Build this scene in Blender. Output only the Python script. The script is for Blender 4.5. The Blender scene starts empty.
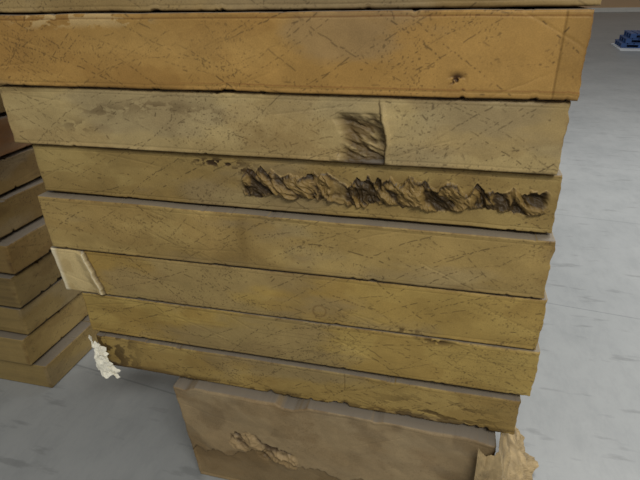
import bpy, math, numpy as np
from mathutils import Vector, Matrix, Euler
scene=bpy.context.scene
scene.view_settings.view_transform='Standard'
scene.view_settings.look='None'
H=1.9

# ---------------------------------------------------------------- helpers
def lin(r,g,b):
    def c(v):
        v/=255.0
        return v/12.92 if v<=0.04045 else ((v+0.055)/1.055)**2.4
    return np.array([c(r),c(g),c(b)])
def link(o,parent=None):
    bpy.context.collection.objects.link(o)
    if parent is not None: o.parent=parent
    return o
def vnoise(x,y,seed,linear=False):
    """value noise in 0..1"""
    rng=np.random.RandomState(seed); T=rng.rand(256,256)
    xi=np.floor(x).astype(int); yi=np.floor(y).astype(int)
    fx=x-xi; fy=y-yi
    if not linear: fx=fx*fx*(3-2*fx); fy=fy*fy*(3-2*fy)
    a=T[xi%256,yi%256]; b=T[(xi+1)%256,yi%256]; c=T[xi%256,(yi+1)%256]; d=T[(xi+1)%256,(yi+1)%256]
    if linear:   # triangulated -> sharp facets like crumpled paper
        up=fx+fy<1
        return np.where(up,a+(b-a)*fx+(c-a)*fy, d+(c-d)*(1-fx)+(b-d)*(1-fy))
    return (a*(1-fx)+b*fx)*(1-fy)+(c*(1-fx)+d*fx)*fy
def fbm(x,y,seed,o=4,linear=False):
    s=0;a=.5;t=0
    for i in range(o):
        s=s+a*vnoise(x*2**i+i*7.3,y*2**i+i*3.1,seed+i*17,linear); t+=a; a*=.5
    return s/t
def ss(a,b,x):
    t=np.clip((x-a)/(b-a),0,1); return t*t*(3-2*t)

# ---------------------------------------------------------------- materials
def new_mat(name):
    m=bpy.data.materials.new(name); m.use_nodes=True
    nt=m.node_tree; b=nt.nodes['Principled BSDF']; return m,nt,b
def cardboard_mat():
    m,nt,b=new_mat('kraft_cardboard')
    N=nt.nodes;L=nt.links
    at=N.new('ShaderNodeAttribute');at.attribute_name='Col'
    tc=N.new('ShaderNodeTexCoord')
    n1=N.new('ShaderNodeTexNoise');n1.inputs['Scale'].default_value=7;n1.inputs['Detail'].default_value=12;n1.inputs['Roughness'].default_value=.72
    n2=N.new('ShaderNodeTexNoise');n2.inputs['Scale'].default_value=260;n2.inputs['Detail'].default_value=4;n2.inputs['Roughness'].default_value=.7
    L.new(tc.outputs['Object'],n1.inputs[0]);L.new(tc.outputs['Object'],n2.inputs[0])
    r1=N.new('ShaderNodeMapRange');r1.inputs[3].default_value=.84;r1.inputs[4].default_value=1.13
    r1.inputs[1].default_value=.3;r1.inputs[2].default_value=.7
    L.new(n1.outputs[0],r1.inputs[0])
    r2=N.new('ShaderNodeMapRange');r2.inputs[3].default_value=.86;r2.inputs[4].default_value=1.12
    r2.inputs[1].default_value=.3;r2.inputs[2].default_value=.7
    L.new(n2.outputs[0],r2.inputs[0])
    mu=N.new('ShaderNodeMath');mu.operation='MULTIPLY';L.new(r1.outputs[0],mu.inputs[0]);L.new(r2.outputs[0],mu.inputs[1])
    vm=N.new('ShaderNodeVectorMath');vm.operation='SCALE'
    L.new(at.outputs['Color'],vm.inputs[0]);L.new(mu.outputs[0],vm.inputs['Scale'])
    g=N.new('ShaderNodeNewGeometry');sx=N.new('ShaderNodeSeparateXYZ');L.new(g.outputs['Normal'],sx.inputs[0])
    rd=N.new('ShaderNodeMapRange');rd.inputs[1].default_value=.8;rd.inputs[2].default_value=.97;rd.inputs[4].default_value=.85
    L.new(sx.outputs[2],rd.inputs[0])
    mx=N.new('ShaderNodeMix');mx.data_type='RGBA';L.new(rd.outputs[0],mx.inputs[0])
    L.new(vm.outputs[0],mx.inputs[6]);mx.inputs[7].default_value=(*lin(122,115,106),1)
    L.new(mx.outputs[2],b.inputs['Base Color'])
    b.inputs['Roughness'].default_value=.55
    b.inputs['Specular IOR Level'].default_value=.3
    bp=N.new('ShaderNodeBump');bp.inputs['Strength'].default_value=.2;bp.inputs['Distance'].default_value=.002
    n3=N.new('ShaderNodeTexNoise');n3.inputs['Scale'].default_value=60;n3.inputs['Detail'].default_value=4
    L.new(tc.outputs['Object'],n3.inputs[0]);L.new(n3.outputs[0],bp.inputs['Height']);L.new(bp.outputs[0],b.inputs['Normal'])
    return m
CARD=cardboard_mat()
def flat_mat(name,col,rough=.6,var=.12,scale=20,bump=0.2):
    m,nt,b=new_mat(name);N=nt.nodes;L=nt.links
    n=N.new('ShaderNodeTexNoise');n.inputs['Scale'].default_value=scale;n.inputs['Detail'].default_value=5
    tc=N.new('ShaderNodeTexCoord');L.new(tc.outputs['Object'],n.inputs[0])
    cr=N.new('ShaderNodeValToRGB');c=lin(*col)
    cr.color_ramp.elements[0].position=.3;cr.color_ramp.elements[1].position=.7
    cr.color_ramp.elements[0].color=(*(c*(1-var)),1);cr.color_ramp.elements[1].color=(*np.minimum(c*(1+var),1),1)
    L.new(n.outputs[0],cr.inputs[0]);L.new(cr.outputs[0],b.inputs['Base Color'])
    b.inputs['Roughness'].default_value=rough
    bp=N.new('ShaderNodeBump');bp.inputs['Strength'].default_value=bump;bp.inputs['Distance'].default_value=.005
    L.new(n.outputs[0],bp.inputs['Height']);L.new(bp.outputs[0],b.inputs['Normal'])
    return m

# ---------------------------------------------------------------- carton builder
def carton(name,x0,x1,yf,yb,zl0,zr0,zl1,zr1,col,seed,feat=None,step=.0021,rot=None,nlines=26,mark=.9,edge=.0032,chip=.018):
    """long flat carton: finely meshed, worn front panel + 5 other panels.
       zl0/zr0 bottom heights at left/right, zl1/zr1 top heights"""
    rng=np.random.RandomState(seed)
    Lx=x1-x0; h=.5*((zl1-zl0)+(zr1-zr0))
    nu=int(Lx/step)+1; nv=int(h/step)+1
    u=np.linspace(0,1,nu);v=np.linspace(0,1,nv)
    U,V=np.meshgrid(u,v)
    S=U*Lx; T=V*h
    X=x0+S; zb=zl0+(zr0-zl0)*U; zt=zl1+(zr1-zl1)*U
    wt=(fbm(S*5,S*0+3.3,seed+1)-.5)*2*edge-np.clip(fbm(S*30,S*0+8.1,seed+2)-.68,0,1)*chip
    wb=(fbm(S*5,S*0+5.3,seed+3)-.5)*2*edge+np.clip(fbm(S*30,S*0+9.1,seed+4)-.66,0,1)*chip*1.5
    zt=zt+np.minimum(wt,.001); zb=zb+np.maximum(wb,-.001)
    Z=zb+(zt-zb)*V
    endw=ss(.05,0,Lx-S); startw=ss(.05,0,S)
    X=X+endw*(fbm(T*30,T*0+1,seed+5,5)-.5)*.012+startw*(fbm(T*30,T*0+2,seed+6,5)-.5)*.008
    de=np.minimum(np.minimum(S,Lx-S),np.minimum(T,h-T)); r=.006
    rd=np.clip(r-de,0,r); Y=yf+(r-np.sqrt(np.maximum(r*r-rd*rd,0)))
    D=(fbm(S*2.5,T*5,seed+7,2)-.5)*.008+(fbm(S*7,T*9,seed+8,4,True)-.5)*.0045
    C=np.ones(S.shape+(3,))*col
    blot=fbm(S*3.5,T*9,seed+9,7)
    C=C*(1+ (blot-.5)[...,None]*np.array([.42,.48,.6]))
    damp=ss(.5,.58,fbm(S*4+11,T*8,seed+10,7))
    C=C*(1-.15*damp[...,None]*np.array([.8,1,1.2]))
    rub=ss(.55,.66,fbm(S*3+5,T*14,seed+12,7))     # pale rubbed fibres
    C=C*(1+.10*rub[...,None]*np.array([.8,1,1.3]))
    dst=ss(.52,.66,fbm(S*2.2+3,T*6,seed+13,7))    # grey dust smears
    C=C*(1-.35*dst[...,None])+lin(132,120,98)*.35*dst[...,None]
    for k in range(5):   # hairline folds
        s0=rng.rand()*Lx; t0=rng.rand()*h; ang=rng.uniform(-.5,.5)
        ds=S-s0;dt=T-t0; al=ds*math.cos(ang)+dt*math.sin(ang); ac=-ds*math.sin(ang)+dt*math.cos(ang)+(fbm(al*8,al*0+k,seed+40)-.5)*.01
        D=D+np.exp(-(ac/.003)**2)*ss(.16,.08,np.abs(al))*.0009
        C=C*(1-.12*(np.exp(-(ac/.0013)**2)*ss(.16,.08,np.abs(al)))[...,None])
    dark=np.zeros_like(S)
    for k in range(nlines):
        # long shallow arcs of dotted strap scuffs crossing the panel both ways
        s0=rng.rand()*Lx; t0=rng.rand()*h; sg=1 if rng.rand()<.5 else -1
        ang=sg*math.radians(rng.uniform(16,40)); curv=rng.uniform(-1,1)*.9
        ds=S-s0;dt=T-t0
        al=ds*math.cos(ang)+dt*math.sin(ang); ac=-ds*math.sin(ang)+dt*math.cos(ang)-curv*al*al
        ln=rng.uniform(.15,.45); w=rng.uniform(.0011,.0017)
        ac=ac+(vnoise(al*60,al*0+k,seed+22)-.5)*.0035
        m=np.exp(-(ac/w)**2)*ss(ln,ln*.7,np.abs(al))
        fr=rng.uniform(130,230)
        dash=ss(.5,.62,vnoise(al*fr+50,al*0+k*3.7,seed+20))*ss(.2,.45,vnoise(al*9+50,al*0+k*1.7,seed+21))
        dark=np.maximum(dark,m*(dash*.93+.07)*rng.uniform(.5,1))
    for k in range(int(nlines*1.2)):
        s0=rng.rand()*Lx; t0=rng.rand()*h; ang=rng.uniform(-1.2,1.2)
        ds=S-s0;dt=T-t0; al=ds*math.cos(ang)+dt*math.sin(ang); ac=-ds*math.sin(ang)+dt*math.cos(ang)
        ln=rng.uniform(.003,.014)
        dark=np.maximum(dark,np.exp(-(ac/.0018)**2)*ss(ln,ln*.5,np.abs(al))*rng.uniform(.3,.9))
    sp=ss(.78,.86,vnoise(S*230,T*230,seed+50))*ss(.50,.60,fbm(S*6,T*9,seed+51)); dark=np.maximum(dark,sp*.55)
    for tt in (.014,h-.014):
        m=np.exp(-((T-tt+ (fbm(S*3,S*0,seed+31)-.5)*.004)/.0014)**2); D=D+m*.0012; C=C*(1-.10*m[...,None])
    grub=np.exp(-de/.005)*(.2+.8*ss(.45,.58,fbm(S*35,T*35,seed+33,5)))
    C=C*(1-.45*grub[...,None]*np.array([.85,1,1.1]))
    dk=np.clip(dark*mark,0,1)[...,None]
    C=C*(1-dk)+lin(56,41,22)*dk
    if feat:
        X,Y,Z,D,C=feat(X,Z,S,T,h,Lx,X,Y,Z,D,C)
    Y=Y+D*ss(0,.012,de)
    front=np.stack([X,Y,Z],-1).reshape(-1,3)
    fc=C.reshape(-1,3)
    idx=np.arange(nu*nv).reshape(nv,nu)
    per=np.concatenate([idx[0,:],idx[1:,-1],idx[-1,-2::-1],idx[-2:0:-1,0]])
    P=len(per); verts=[front]; cols=[fc]; base=nu*nv
    quads=np.stack([idx[:-1,:-1],idx[:-1,1:],idx[1:,1:],idx[1:,:-1]],-1).reshape(-1,4)
    faces=[quads]; prev=per
    ys=[yf+.03,yf+.2,yb-.008,yb]
    pf=front[per]
    for j,yy in enumerate(ys):
        p=pf.copy();p[:,1]=yy
        ctr=np.array([(x0+x1)/2,0,(zl0+zl1+zr0+zr1)/4])
        if j==3:
            p[:,0]=ctr[0]+(p[:,0]-ctr[0])*(1-.008/Lx); p[:,2]=ctr[2]+(p[:,2]-ctr[2])*(1-.01/h)
        verts.append(p); cols.append(np.tile(col*.95,(P,1)))
        cur=base+np.arange(P);base+=P
        faces.append(np.stack([prev,cur,np.roll(cur,-1),np.roll(prev,-1)],-1)); prev=cur
    V3=np.concatenate(verts);CC=np.concatenate(cols);F=np.concatenate(faces)
    if rot is not None:
        M=np.array(rot.to_3x3()); V3=V3@M.T+np.array(rot.translation)
    me=bpy.data.meshes.new(name)
    nq=len(F); me.vertices.add(len(V3)); me.vertices.foreach_set('co',V3.ravel())
    loops=np.concatenate([F.ravel(),prev[::-1]]).astype(np.int32)
    me.loops.add(len(loops));me.loops.foreach_set('vertex_index',loops)
    me.polygons.add(nq+1)
    me.polygons.foreach_set('loop_start',np.concatenate([np.arange(nq)*4,[nq*4]]).astype(np.int32))
    me.update(calc_edges=True);me.validate()
    ca=me.color_attributes.new('Col','FLOAT_COLOR','POINT')
    ca.data.foreach_set('color',np.concatenate([np.clip(CC,0,1),np.ones((len(CC),1))],1).astype(np.float32).ravel())
    me.polygons.foreach_set('use_smooth',np.ones(len(me.polygons),bool))
    me.materials.append(CARD)
    o=bpy.data.objects.new(name,me); link(o)
    return o

# ---------------------------------------------------------------- individual damage
def smudge_or_shade(C,m,c,a):  # blends a colour in: stains, bare paper and painted shade alike
    m=(np.clip(m*a,0,1))[...,None]; return C*(1-m)+lin(*c)*m
def gauss(S,T,s,t,ws,wt): return np.exp(-((S-s)/ws)**2-((T-t)/wt)**2)

def f_b1(Xw,Zw,S,T,h,Lx,X,Y,Z,D,C):
    m=ss(.50,.54,fbm(S*30,T*60,501,5))*ss(h-.045,h-.02,T)*ss(-1.32,-1.22,Xw)*ss(-.78,-.9,Xw)
    C=smudge_or_shade(C,m,(192,164,114),.85)
    m=gauss(Xw,T,.005,.045,.016,.014)*ss(.4,.5,fbm(S*70,T*70,502)); C=smudge_or_shade(C,m*1.5,(66,42,20),.95); D=D+m*.008
    m=ss(.225,.24,Xw); C=C*(1-.12*m[...,None])
    m=np.exp(-((Xw-.232)/.002)**2); C=C*(1-.35*m[...,None]); D=D+m*.003
    m=np.exp(-((T-.02)/.0015)**2)*ss(-1,-.5,Xw); C=smudge_or_shade(C,m,(110,52,24),.5)
    m=np.exp(-((T-h+.012)/.0015)**2); C=smudge_or_shade(C,m,(110,52,24),.45)
    C=smudge_or_shade(C,gauss(Xw,T,-.75,.13,.35,.06),(164,134,80),.35)
    return X,Y,Z,D,C
def f_b2(Xw,Zw,S,T,h,Lx,X,Y,Z,D,C):
    # corner crushed in by a fork: sharp fold on the right, bottom edge pushed in
    q=Xw+ .16*np.clip(T-.05,0,1)
    jg=(fbm(T*40,T*0+5,517,4,True)-.5)*.012
    w=ss(-.305,-.265,q+jg*2)*ss(-.166,-.172,q+jg)*ss(.150,.118,T+jg*2)
    cr=fbm(S*22+T*16,T*24,511,5,True)
    D=D+w*(.010+.055*(cr-.38))+ss(-.26,-.175,q)*ss(-.168,-.172,q)*ss(.16,.05,T)*.016
    D=D-np.exp(-((q+.162+jg)/.007)**2)*ss(.185,.12,T)*.008
    C=smudge_or_shade(C,w*ss(.35,.52,cr),(70,52,26),.85)
    C=smudge_or_shade(C,w*ss(.42,.34,cr),(170,144,98),.5)
    C=smudge_or_shade(C,np.exp(-((q+.170+jg)/.0022)**2)*ss(.186,.17,T),(56,41,22),.85)
    C=smudge_or_shade(C,gauss(Xw,T,-.25,.08,.07,.07)*ss(.35,.6,fbm(S*12,T*12,516,5)),(104,82,46),.6)
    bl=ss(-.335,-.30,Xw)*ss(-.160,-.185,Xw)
    C=smudge_or_shade(C,bl*ss(.016,.0,T+jg),(48,34,18),.9)
    D=D-bl*ss(.03,.005,T)*.010
    for (a,b,c,d) in ((-1.05,.12,.09,.02),(-.86,.14,.12,.02),(-1.15,.07,.07,.02),(-.7,.12,.06,.02)):
        C=smudge_or_shade(C,gauss(Xw,T,a,b,c,d)*ss(.48,.56,fbm(S*30,T*60,513,6)),(98,78,50),.65)
    C=smudge_or_shade(C,gauss(Xw,T,-.5,.07,.25,.07)*ss(.4,.6,fbm(S*8,T*10,514,6)),(130,104,60),.5)
    return X,Y,Z,D,C
def f_b3(Xw,Zw,S,T,h,Lx,X,Y,Z,D,C):
    # long continuous rip: outer liner torn open, crumpled and hanging in folds
    cen=h*.52+(fbm(S*6,S*0+2,521)-.5)*.016
    teeth=1-np.abs(2*np.mod(S*19+1.6*vnoise(S*9,S*0,528),1)-1)
    jag=(fbm(S*30,S*0+4,522,5,True)-.5)
    k=ss(.34,-.15,Xw)*.35+.65
    raw=(fbm(S*70,T*70,535,3)-.5)*.012
    top=cen+(.024+jag*.055+teeth*.020)*k+raw; bot=cen-(.040+(fbm(S*26,S*0+7,523,5,True)-.5)*.05)*k+raw
    ext=ss(-.618,-.600,Xw)*ss(.285,.262,Xw)*(1-.5*ss(-.328,-.315,Xw)*ss(-.275,-.288,Xw))
    m=ss(-.002,.002,top-T)*ss(-.002,.002,T-bot)*ext
    sk=S+.25*(T-cen)+.03*vnoise(S*20,T*20,530)
    cr=fbm(sk*34,T*28,524,5,True)
    rid=np.abs(2*fbm(sk*28+5,T*20,529,4,True)-1)
    D=D-m*((cr-.5)*.05+(.3-rid)*.024+.004)
    C=smudge_or_shade(C,m,(108,84,44),.75)
    C=smudge_or_shade(C,m*ss(.53,.44,cr),(50,37,18),.9)  # fold valleys darkened: their shade is put into the colour
    C=smudge_or_shade(C,m*ss(.54,.63,cr),(146,120,70),.6)  # fold ridges painted lighter, as if catching the light
    C=smudge_or_shade(C,ss(.0,.003,top-T)*ss(.014,.003,top-T)*ext*ss(.35,.55,fbm(S*40,T*30,531)),(40,29,14),.9)  # painted shadow just below the torn upper edge
    C=smudge_or_shade(C,ss(.0,.003,T-bot)*ss(.008,.003,T-bot)*ext*ss(.45,.55,fbm(S*40,T*30,534)),(46,34,17),.8)  # shading along the lower torn edge, painted in
    C=smudge_or_shade(C,np.exp(-((T-top-.002)/.0018)**2)*ext*ss(.45,.5,fbm(S*40,T*0,536)),(186,158,104),.6)
    C=smudge_or_shade(C,gauss(Xw,T,-.15,cen[0,0]-.0,.45,.05)*ss(.42,.6,fbm(S*16,T*26,532,6))*(1-m),(104,80,42),.7)
    g=gauss(Xw,T,-.69,h-.026,.10,.013)*ss(.44,.52,fbm(S*50,T*70,527,4))
    C=smudge_or_shade(C,g*1.3,(58,41,20),.95); D=D+g*.004
    g=ss(-.70,-.62,Xw)*ss(-.56,-.60,Xw)*np.exp(-((T-h+.045)/.012)**2)*ss(.45,.5,fbm(S*50,T*50,533)); C=smudge_or_shade(C,g,(62,43,20),.9)
    return X,Y,Z,D,C
def f_b4(Xw,Zw,S,T,h,Lx,X,Y,Z,D,C):
    n=ss(.3,.6,fbm(S*8,T*8,540,5))
    C=smudge_or_shade(C,gauss(Xw,T,-.74,.1,.05,.12)*n,(176,147,90),.6)
    C=smudge_or_shade(C,gauss(Xw,T,-.62,.1,.02,.10)*n,(118,93,48),.5)
    C=smudge_or_shade(C,ss(.5,.6,fbm(S*3,T*6,541,7))*ss(.12,.0,T),(106,83,43),.4)
    C=smudge_or_shade(C,gauss(Xw,T,.12,.12,.10,.08)*n,(178,149,92),.45)
    return X,Y,Z,D,C
def f_b5(Xw,Zw,S,T,h,Lx,X,Y,Z,D,C):
    rr=np.sqrt((Xw+.367)**2+(T-.048)**2)
    C=smudge_or_shade(C,np.exp(-((rr-.022)/.003)**2),(104,76,38),.5); D=D+np.exp(-(rr/.02)**4)*-.002
    C=smudge_or_shade(C,gauss(Xw,T,-.08,.012,.06,.012)*ss(.4,.5,fbm(S*60,T*60,551)),(70,50,25),.8)
    # pale peeled end flap at left, torn edge lifting away
    tn=np.clip(T/h,0,1)
    lim=-1.285+.075*np.sqrt(np.clip(1-tn*.95,0,1))+(fbm(T*40,T*0+3,552,4,True)-.5)*.020
    m=ss(.002,0,Xw-lim); C=smudge_or_shade(C,m,(204,182,132),.9)
    C=smudge_or_shade(C,m*ss(.5,.6,fbm(S*18,T*18,553,5)),(170,144,94),.45)
    D=D-m*(.004+.014*ss(.05,0,lim-Xw))
    sh=ss(0,.002,Xw-lim)*ss(.008,.003,Xw-lim); C=smudge_or_shade(C,sh,(56,40,22),.75)  # shadow beside the lifted flap edge, painted into the panel colour
    C=smudge_or_shade(C,(np.exp(-((Xw-lim+.003)/.0025)**2)+np.exp(-((Xw+1.395)/.014)**2)),(240,230,202),.7)
    X=X+ss(-1.30,-1.40,Xw)*(1-tn)*.018
    return X,Y,Z,D,C
def f_b6(Xw,Zw,S,T,h,Lx,X,Y,Z,D,C):
    for tt in (.06,.115,.13):
        m=np.exp(-((T-tt+.006*np.sin(S*3))/.0015)**2)*ss(.3,.5,fbm(S*5,S*0,561)); C=C*(1-.22*m[...,None])
    g=gauss(Xw,T,.03,h-.012,.05,.014)*ss(.42,.5,fbm(S*50,T*50,562)); C=smudge_or_shade(C,g,(62,42,20),.9); D=D+g*.006
    return X,Y,Z,D,C
def f_b7(Xw,Zw,S,T,h,Lx,X,Y,Z,D,C):
    m=np.exp(-((Xw+.28)/.002)**2)*ss(.3,.5,fbm(T*30,T*0,575)); C=smudge_or_shade(C,m,(80,58,28),.4); D=D+m*.002
    g=gauss(Xw,T,.05,.05,.18,.05)*ss(.52,.57,fbm(S*16+T*14,T*50,571,6)); C=smudge_or_shade(C,g,(62,45,23),.8); D=D+g*.003
    g=ss(-1.05,-1.25,Xw)*ss(.45,.52,fbm(S*30,T*30,572,5)); C=smudge_or_shade(C,g,(62,45,23),.8)
    C=smudge_or_shade(C,ss(.035,0,T)*ss(.42,.48,fbm(S*20,T*40,573,5)),(64,47,25),.8)
    Z=Z+ss(.03,0,T)*np.clip(fbm(S*14,S*0,574,5)-.56,0,1)*.10
    return X,Y,Z,D,C
def f_low(Xw,Zw,S,T,h,Lx,X,Y,Z,D,C):
    C=smudge_or_shade(C,ss(.4,.55,fbm(S*4,T*5,581,7)),(122,100,68),.45)
    C=smudge_or_shade(C,ss(.45,.56,fbm(S*6+4,T*8,588,7)),(164,143,108),.4)
    cz=fbm(S*3,T*4,589,4,True)
    D=D+(cz-.5)*.030
    # torn, pushed-in patch with curled ply
    q=Xw+.60; tt=h-.27-.30*q
    edge_=(fbm(S*16,T*16,585,4,True)-.5)*.09
    g=ss(-.004,.004,.13+edge_-np.abs(q))*ss(-.004,.004,.05+edge_-np.abs(T-tt))
    cr=fbm(S*16,T*18,582,5,True)
    D=D+g*((cr-.4)*.10)
    C=smudge_or_shade(C,g*ss(.45,.56,cr),(66,48,30),.85); C=smudge_or_shade(C,g*ss(.5,.42,cr),(166,140,100),.6)
    # lower plies frayed towards the floor
    ln=.20+(fbm(S*9,S*0,586,5,True)-.5)*.20
    below=ss(-.003,.003,ln-T)
    D=D+below*.012; C=smudge_or_shade(C,below,(116,94,60),.5); C=smudge_or_shade(C,np.exp(-((T-ln+.003)/.003)**2),(60,44,26),.7)
    X=X+ss(-.80,-.96,Xw)*(h-T)*.10
    Z=Z-ss(h-.1,h,T)*np.clip(fbm(S*6,S*0+1,587,5)-.48,0,1)*.09
    return X,Y,Z,D,C

# ---------------------------------------------------------------- main stack (top to bottom)
carton('cardboard_box',-1.62,.30,1.35,2.15,1.846,1.846,2.03,2.03,lin(148,124,80),11)
carton('cardboard_box',-1.64,.292,1.335,2.15,1.639,1.639,1.842,1.842,lin(164,127,68),12,f_b1,nlines=48)
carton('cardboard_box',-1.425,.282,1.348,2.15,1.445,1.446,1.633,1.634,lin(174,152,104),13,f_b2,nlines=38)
carton('cardboard_box',-1.375,.302,1.366,2.15,1.268,1.270,1.440,1.441,lin(155,132,80),14,f_b3,nlines=28,step=.0017)
carton('cardboard_box',-1.385,.312,1.336,2.15,1.056,1.074,1.260,1.261,lin(163,138,84),15,f_b4,nlines=46)
carton('cardboard_box',-1.405,.325,1.344,2.15,.865,.881,1.048,1.066,lin(165,138,76),16,f_b5,nlines=42)
carton('cardboard_box',-1.32,.337,1.345,2.15,.679,.690,.860,.873,lin(164,138,76),17,f_b6,nlines=44)
b7=carton('cardboard_box',-1.305,.312,1.342,2.15,.512,.512,.662,.666,lin(157,132,76),18,f_b7,nlines=42,edge=.004,chip=.03)
low=carton('cardboard_box',-.965,.255,1.30,2.12,.002,.002,.508,.508,lin(148,127,94),19,f_low,nlines=8,mark=.35,step=.003,edge=.005)

# torn white liner curling out of the left end of the lowest long carton
def torn_liner():
    n,mv=60,70
    u,v=np.meshgrid(np.linspace(0,1,n),np.linspace(0,1,mv))
    w=fbm(u*5,v*6,701,5,True)-.5
    wid=.050+.055*v+(fbm(v*12,v*0,702,4,True)-.5)*.035
    x=-1.318+u*wid+w*.012
    y=1.330-.030*np.sin(u*2.8)+w*.03-.01*v
    z=.668-.155*v+(fbm(u*8,u*0,703,3,True)-.5)*.03
    z=z-.02*u
    V=np.stack([x,y,z],-1).reshape(-1,3); idx=np.arange(n*mv).reshape(mv,n)
    F=np.stack([idx[:-1,:-1],idx[1:,:-1],idx[1:,1:],idx[:-1,1:]],-1).reshape(-1,4)
    me=bpy.data.meshes.new('torn_liner');me.from_pydata(V.tolist(),[],F.tolist())
    me.materials.append(flat_mat('white_liner_paper',(232,228,212),.7,.10,30))
    o=link(bpy.data.objects.new('torn_liner',me),b7)
    s=o.modifiers.new('thick','SOLIDIFY');s.thickness=.002
torn_liner()

# crumpled kraft paper skirt at the right end of the bottom carton
def paper_skirt():
    n,mv=120,120
    u,v=np.meshgrid(np.linspace(0,1,n),np.linspace(0,1,mv))
    w=fbm(u*7+3,v*9,601,5,True)-.5
    flare=.01+.17*v
    px=np.where(u<.35,.195+(u/.35)*.065,.26+.02*np.sin(np.clip((u-.35)/.65,0,1)*np.pi/2))
    py=np.where(u<.35,1.270,1.270+(u-.35)/.65*.40)
    nx=np.clip((u-.15)/.35,0,1); ny=-(1-np.clip((u-.2)/.45,0,1))
    off=flare+w*(.04+.13*v)
    x=px+nx*off; y=py+ny*(off*.45+.006); z=.50-.49*v+(fbm(u*9,u*0,602,4,True)-.5)*.09*(1-v)
    V=np.stack([x,y,z],-1).reshape(-1,3); idx=np.arange(n*mv).reshape(mv,n)
    F=np.stack([idx[:-1,:-1],idx[1:,:-1],idx[1:,1:],idx[:-1,1:]],-1).reshape(-1,4)
    me=bpy.data.meshes.new('wrapping_paper');me.from_pydata(V.tolist(),[],F.tolist())
    me.materials.append(flat_mat('crumpled_kraft_paper',(152,131,94),.6,.35,18,.5))
    o=link(bpy.data.objects.new('wrapping_paper',me),low)
    s=o.modifiers.new('thick','SOLIDIFY');s.thickness=.0015
paper_skirt()

# ---------------------------------------------------------------- neighbouring stack on the left
rngL=np.random.RandomState(77)
z=.0
hs=[.165,.18,.17,.19,.17,.18,.17,.18,.16]
cl=[(148,126,78),(150,127,78),(140,118,72),(120,100,60),(128,104,60),(118,96,54),(120,97,55),(134,94,54),(132,108,64)]  # carton colours darkened to carry the main stack's shade
for i,(hh,c) in enumerate(zip(hs,cl)):
    dx=rngL.uniform(-.07,.02); dy=rngL.uniform(-.03,.03)
    if i==0: dx=dy=0
    rot=Matrix.Translation((-1.93+dx,1.60+dy,0))@Matrix.Rotation(math.radians(90+rngL.uniform(-1,1)),4,'Z')
    carton('cardboard_box',0,1.55,0,.85,z+.004,z+.004,z+hh-.016,z+hh-.010,lin(*c),30+i,step=.004,rot=rot,nlines=16,edge=.006,chip=.07)
    z+=hh

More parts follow.
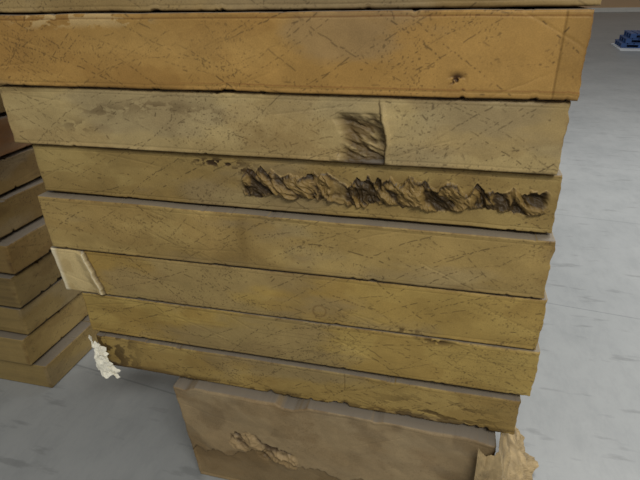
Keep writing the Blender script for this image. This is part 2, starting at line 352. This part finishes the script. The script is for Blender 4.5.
# ---------------------------------------------------------------- floor
def floor_mat():
    m,nt,b=new_mat('grey_sealed_concrete');N=nt.nodes;L=nt.links
    tc=N.new('ShaderNodeTexCoord')
    n1=N.new('ShaderNodeTexNoise');n1.inputs['Scale'].default_value=.9;n1.inputs['Detail'].default_value=10;n1.inputs['Roughness'].default_value=.65
    n2=N.new('ShaderNodeTexNoise');n2.inputs['Scale'].default_value=9;n2.inputs['Detail'].default_value=14;n2.inputs['Roughness'].default_value=.8
    mpa=N.new('ShaderNodeMapping');mpa.inputs['Scale'].default_value=(1,.4,1);mpa.inputs['Rotation'].default_value=(0,0,.3)
    L.new(tc.outputs['Object'],mpa.inputs[0])
    L.new(tc.outputs['Object'],n1.inputs[0]);L.new(mpa.outputs[0],n2.inputs[0])
    cr=N.new('ShaderNodeValToRGB');e=cr.color_ramp.elements
    e[0].position=.3;e[0].color=(*lin(143,146,147),1);e[1].position=.7;e[1].color=(*lin(161,163,163),1)
    L.new(n1.outputs[0],cr.inputs[0])
    cr2=N.new('ShaderNodeValToRGB');e=cr2.color_ramp.elements
    e[0].position=.38;e[0].color=(.86,.865,.87,1);e[1].position=.54;e[1].color=(1,1,1,1)
    L.new(n2.outputs[0],cr2.inputs[0])
    mx=N.new('ShaderNodeMix');mx.data_type='RGBA';mx.blend_type='MULTIPLY';mx.inputs[0].default_value=.7
    L.new(cr.outputs[0],mx.inputs[6]);L.new(cr2.outputs[0],mx.inputs[7])
    # sparse dark scuffs (elongated)
    ms=N.new('ShaderNodeMapping');ms.inputs['Scale'].default_value=(2.2,9,1);ms.inputs['Rotation'].default_value=(0,0,.6);L.new(tc.outputs['Object'],ms.inputs[0])
    n4=N.new('ShaderNodeTexNoise');n4.inputs['Scale'].default_value=1.6;n4.inputs['Detail'].default_value=8;L.new(ms.outputs[0],n4.inputs[0])
    rs=N.new('ShaderNodeMapRange');rs.inputs[1].default_value=.60;rs.inputs[2].default_value=.68;rs.inputs[3].default_value=1;rs.inputs[4].default_value=.78
    L.new(n4.outputs[0],rs.inputs[0])
    # thin saw-cut joints
    mp=N.new('ShaderNodeMapping');mp.inputs['Rotation'].default_value=(0,0,.12);L.new(tc.outputs['Object'],mp.inputs[0])
    br=N.new('ShaderNodeTexBrick');br.offset=0;br.inputs['Scale'].default_value=1
    br.inputs['Brick Width'].default_value=3.1;br.inputs['Row Height'].default_value=1.55;br.inputs['Mortar Size'].default_value=.006
    br.inputs['Mortar Smooth'].default_value=.4
    br.inputs['Color1'].default_value=(1,1,1,1);br.inputs['Color2'].default_value=(.97,.97,.975,1);br.inputs['Mortar'].default_value=(.68,.69,.70,1)
    L.new(mp.outputs[0],br.inputs[0])
    m3=N.new('ShaderNodeMix');m3.data_type='RGBA';m3.blend_type='MULTIPLY';m3.inputs[0].default_value=.8
    L.new(mx.outputs[2],m3.inputs[6]);L.new(br.outputs[0],m3.inputs[7])
    m2=N.new('ShaderNodeVectorMath');m2.operation='SCALE'
    L.new(m3.outputs[2],m2.inputs[0]);L.new(rs.outputs[0],m2.inputs['Scale'])
    L.new(m2.outputs[0],b.inputs['Base Color'])
    b.inputs['Roughness'].default_value=.4;b.inputs['Specular IOR Level'].default_value=.4
    bp=N.new('ShaderNodeBump');bp.inputs['Strength'].default_value=.12;bp.inputs['Distance'].default_value=.01
    L.new(n2.outputs[0],bp.inputs['Height']);L.new(bp.outputs[0],b.inputs['Normal'])
    return m
def boxmesh(name,a,b_,mat,parent=None):
    x0,y0,z0=a;x1,y1,z1=b_
    v=[(x0,y0,z0),(x1,y0,z0),(x1,y1,z0),(x0,y1,z0),(x0,y0,z1),(x1,y0,z1),(x1,y1,z1),(x0,y1,z1)]
    F=[(0,3,2,1),(4,5,6,7),(0,1,5,4),(1,2,6,5),(2,3,7,6),(3,0,4,7)]
    me=bpy.data.meshes.new(name);me.from_pydata(v,[],F);me.materials.append(mat)
    return link(bpy.data.objects.new(name,me),parent)
boxmesh('floor',(-18,-12,-.1),(32,40,0),floor_mat())
boxmesh('wall_back',(-18,39,0),(32,39.2,9),flat_mat('tan_wall_panel',(204,170,132),.7,.05,.5))
boxmesh('baseboard_back',(-18,38.9,0),(32,38.995,.25),flat_mat('white_kerb',(225,222,214),.6,.05,2))

# ---------------------------------------------------------------- stacked blue plastic pallets in the distance
def pallets():
    BL=flat_mat('blue_plastic',(44,80,136),.5,.3,3); WH=flat_mat('white_slip_sheet',(220,224,228),.6,.05,3)
    e=bpy.data.objects.new('stacked_blue_pallets',None);link(e)
    vs=[];fs=[]
    def add(a,b):
        k=len(vs);x0,y0,z0=a;x1,y1,z1=b
        vs.extend([(x0,y0,z0),(x1,y0,z0),(x1,y1,z0),(x0,y1,z0),(x0,y0,z1),(x1,y0,z1),(x1,y1,z1),(x0,y1,z1)])
        fs.extend([tuple(i+k for i in q) for q in [(0,3,2,1),(4,5,6,7),(0,1,5,4),(1,2,6,5),(2,3,7,6),(3,0,4,7)]])
    for p in range(3):
        z0=.03+p*.135; ox=.10*p
        for i in range(9): add((ox+i*.175,0,z0+.105),(ox+i*.175+.14,1.3,z0+.13))
        for i in range(4):
            add((ox,i*.38,z0),(ox+1.54,i*.38+.12,z0+.02)); add((ox,i*.38,z0+.085),(ox+1.54,i*.38+.12,z0+.105))
            for j in range(4): add((ox+j*.46,i*.38,z0+.02),(ox+j*.46+.15,i*.38+.12,z0+.085))
    me=bpy.data.meshes.new('pallet_decks');me.from_pydata(vs,[],fs);me.materials.append(BL)
    link(bpy.data.objects.new('pallet_decks',me),e)
    boxmesh('slip_sheet',(-.08,-.5,0.001),(1.8,1.4,.028),WH,e)
    e.location=(4.78,17.9,0);e.rotation_euler=(0,0,-.1)
pallets()

# ---------------------------------------------------------------- light
w=bpy.data.worlds.new('warehouse_ambient');scene.world=w;w.use_nodes=True
bg=w.node_tree.nodes['Background'];bg.inputs[0].default_value=(1,.995,.97,1);bg.inputs[1].default_value=.28
def area(name,loc,tgt,sx,sy,e,col=(1,.98,.91)):
    l=bpy.data.lights.new(name,'AREA');l.shape='RECTANGLE';l.size=sx;l.size_y=sy;l.energy=e;l.color=col
    o=link(bpy.data.objects.new(name,l));o.location=loc
    o.rotation_euler=(Vector(tgt)-Vector(loc)).to_track_quat('-Z','Y').to_euler()
area('ceiling_light_bay',(1.6,-2.2,5.2),(-.5,1.3,1),3,.8,200)
area('ceiling_light_aisle',(4,5,6),(3.5,5,0),2,6,440,(1,.995,.97))

# ---------------------------------------------------------------- camera
cd=bpy.data.cameras.new('camera');c=link(bpy.data.objects.new('camera',cd))
cd.sensor_width=36;cd.lens=36*500/640;cd.clip_start=.02;cd.clip_end=200
c.location=(0,0,H);c.rotation_euler=(1.09984,.02016,.25107)
scene.camera=c
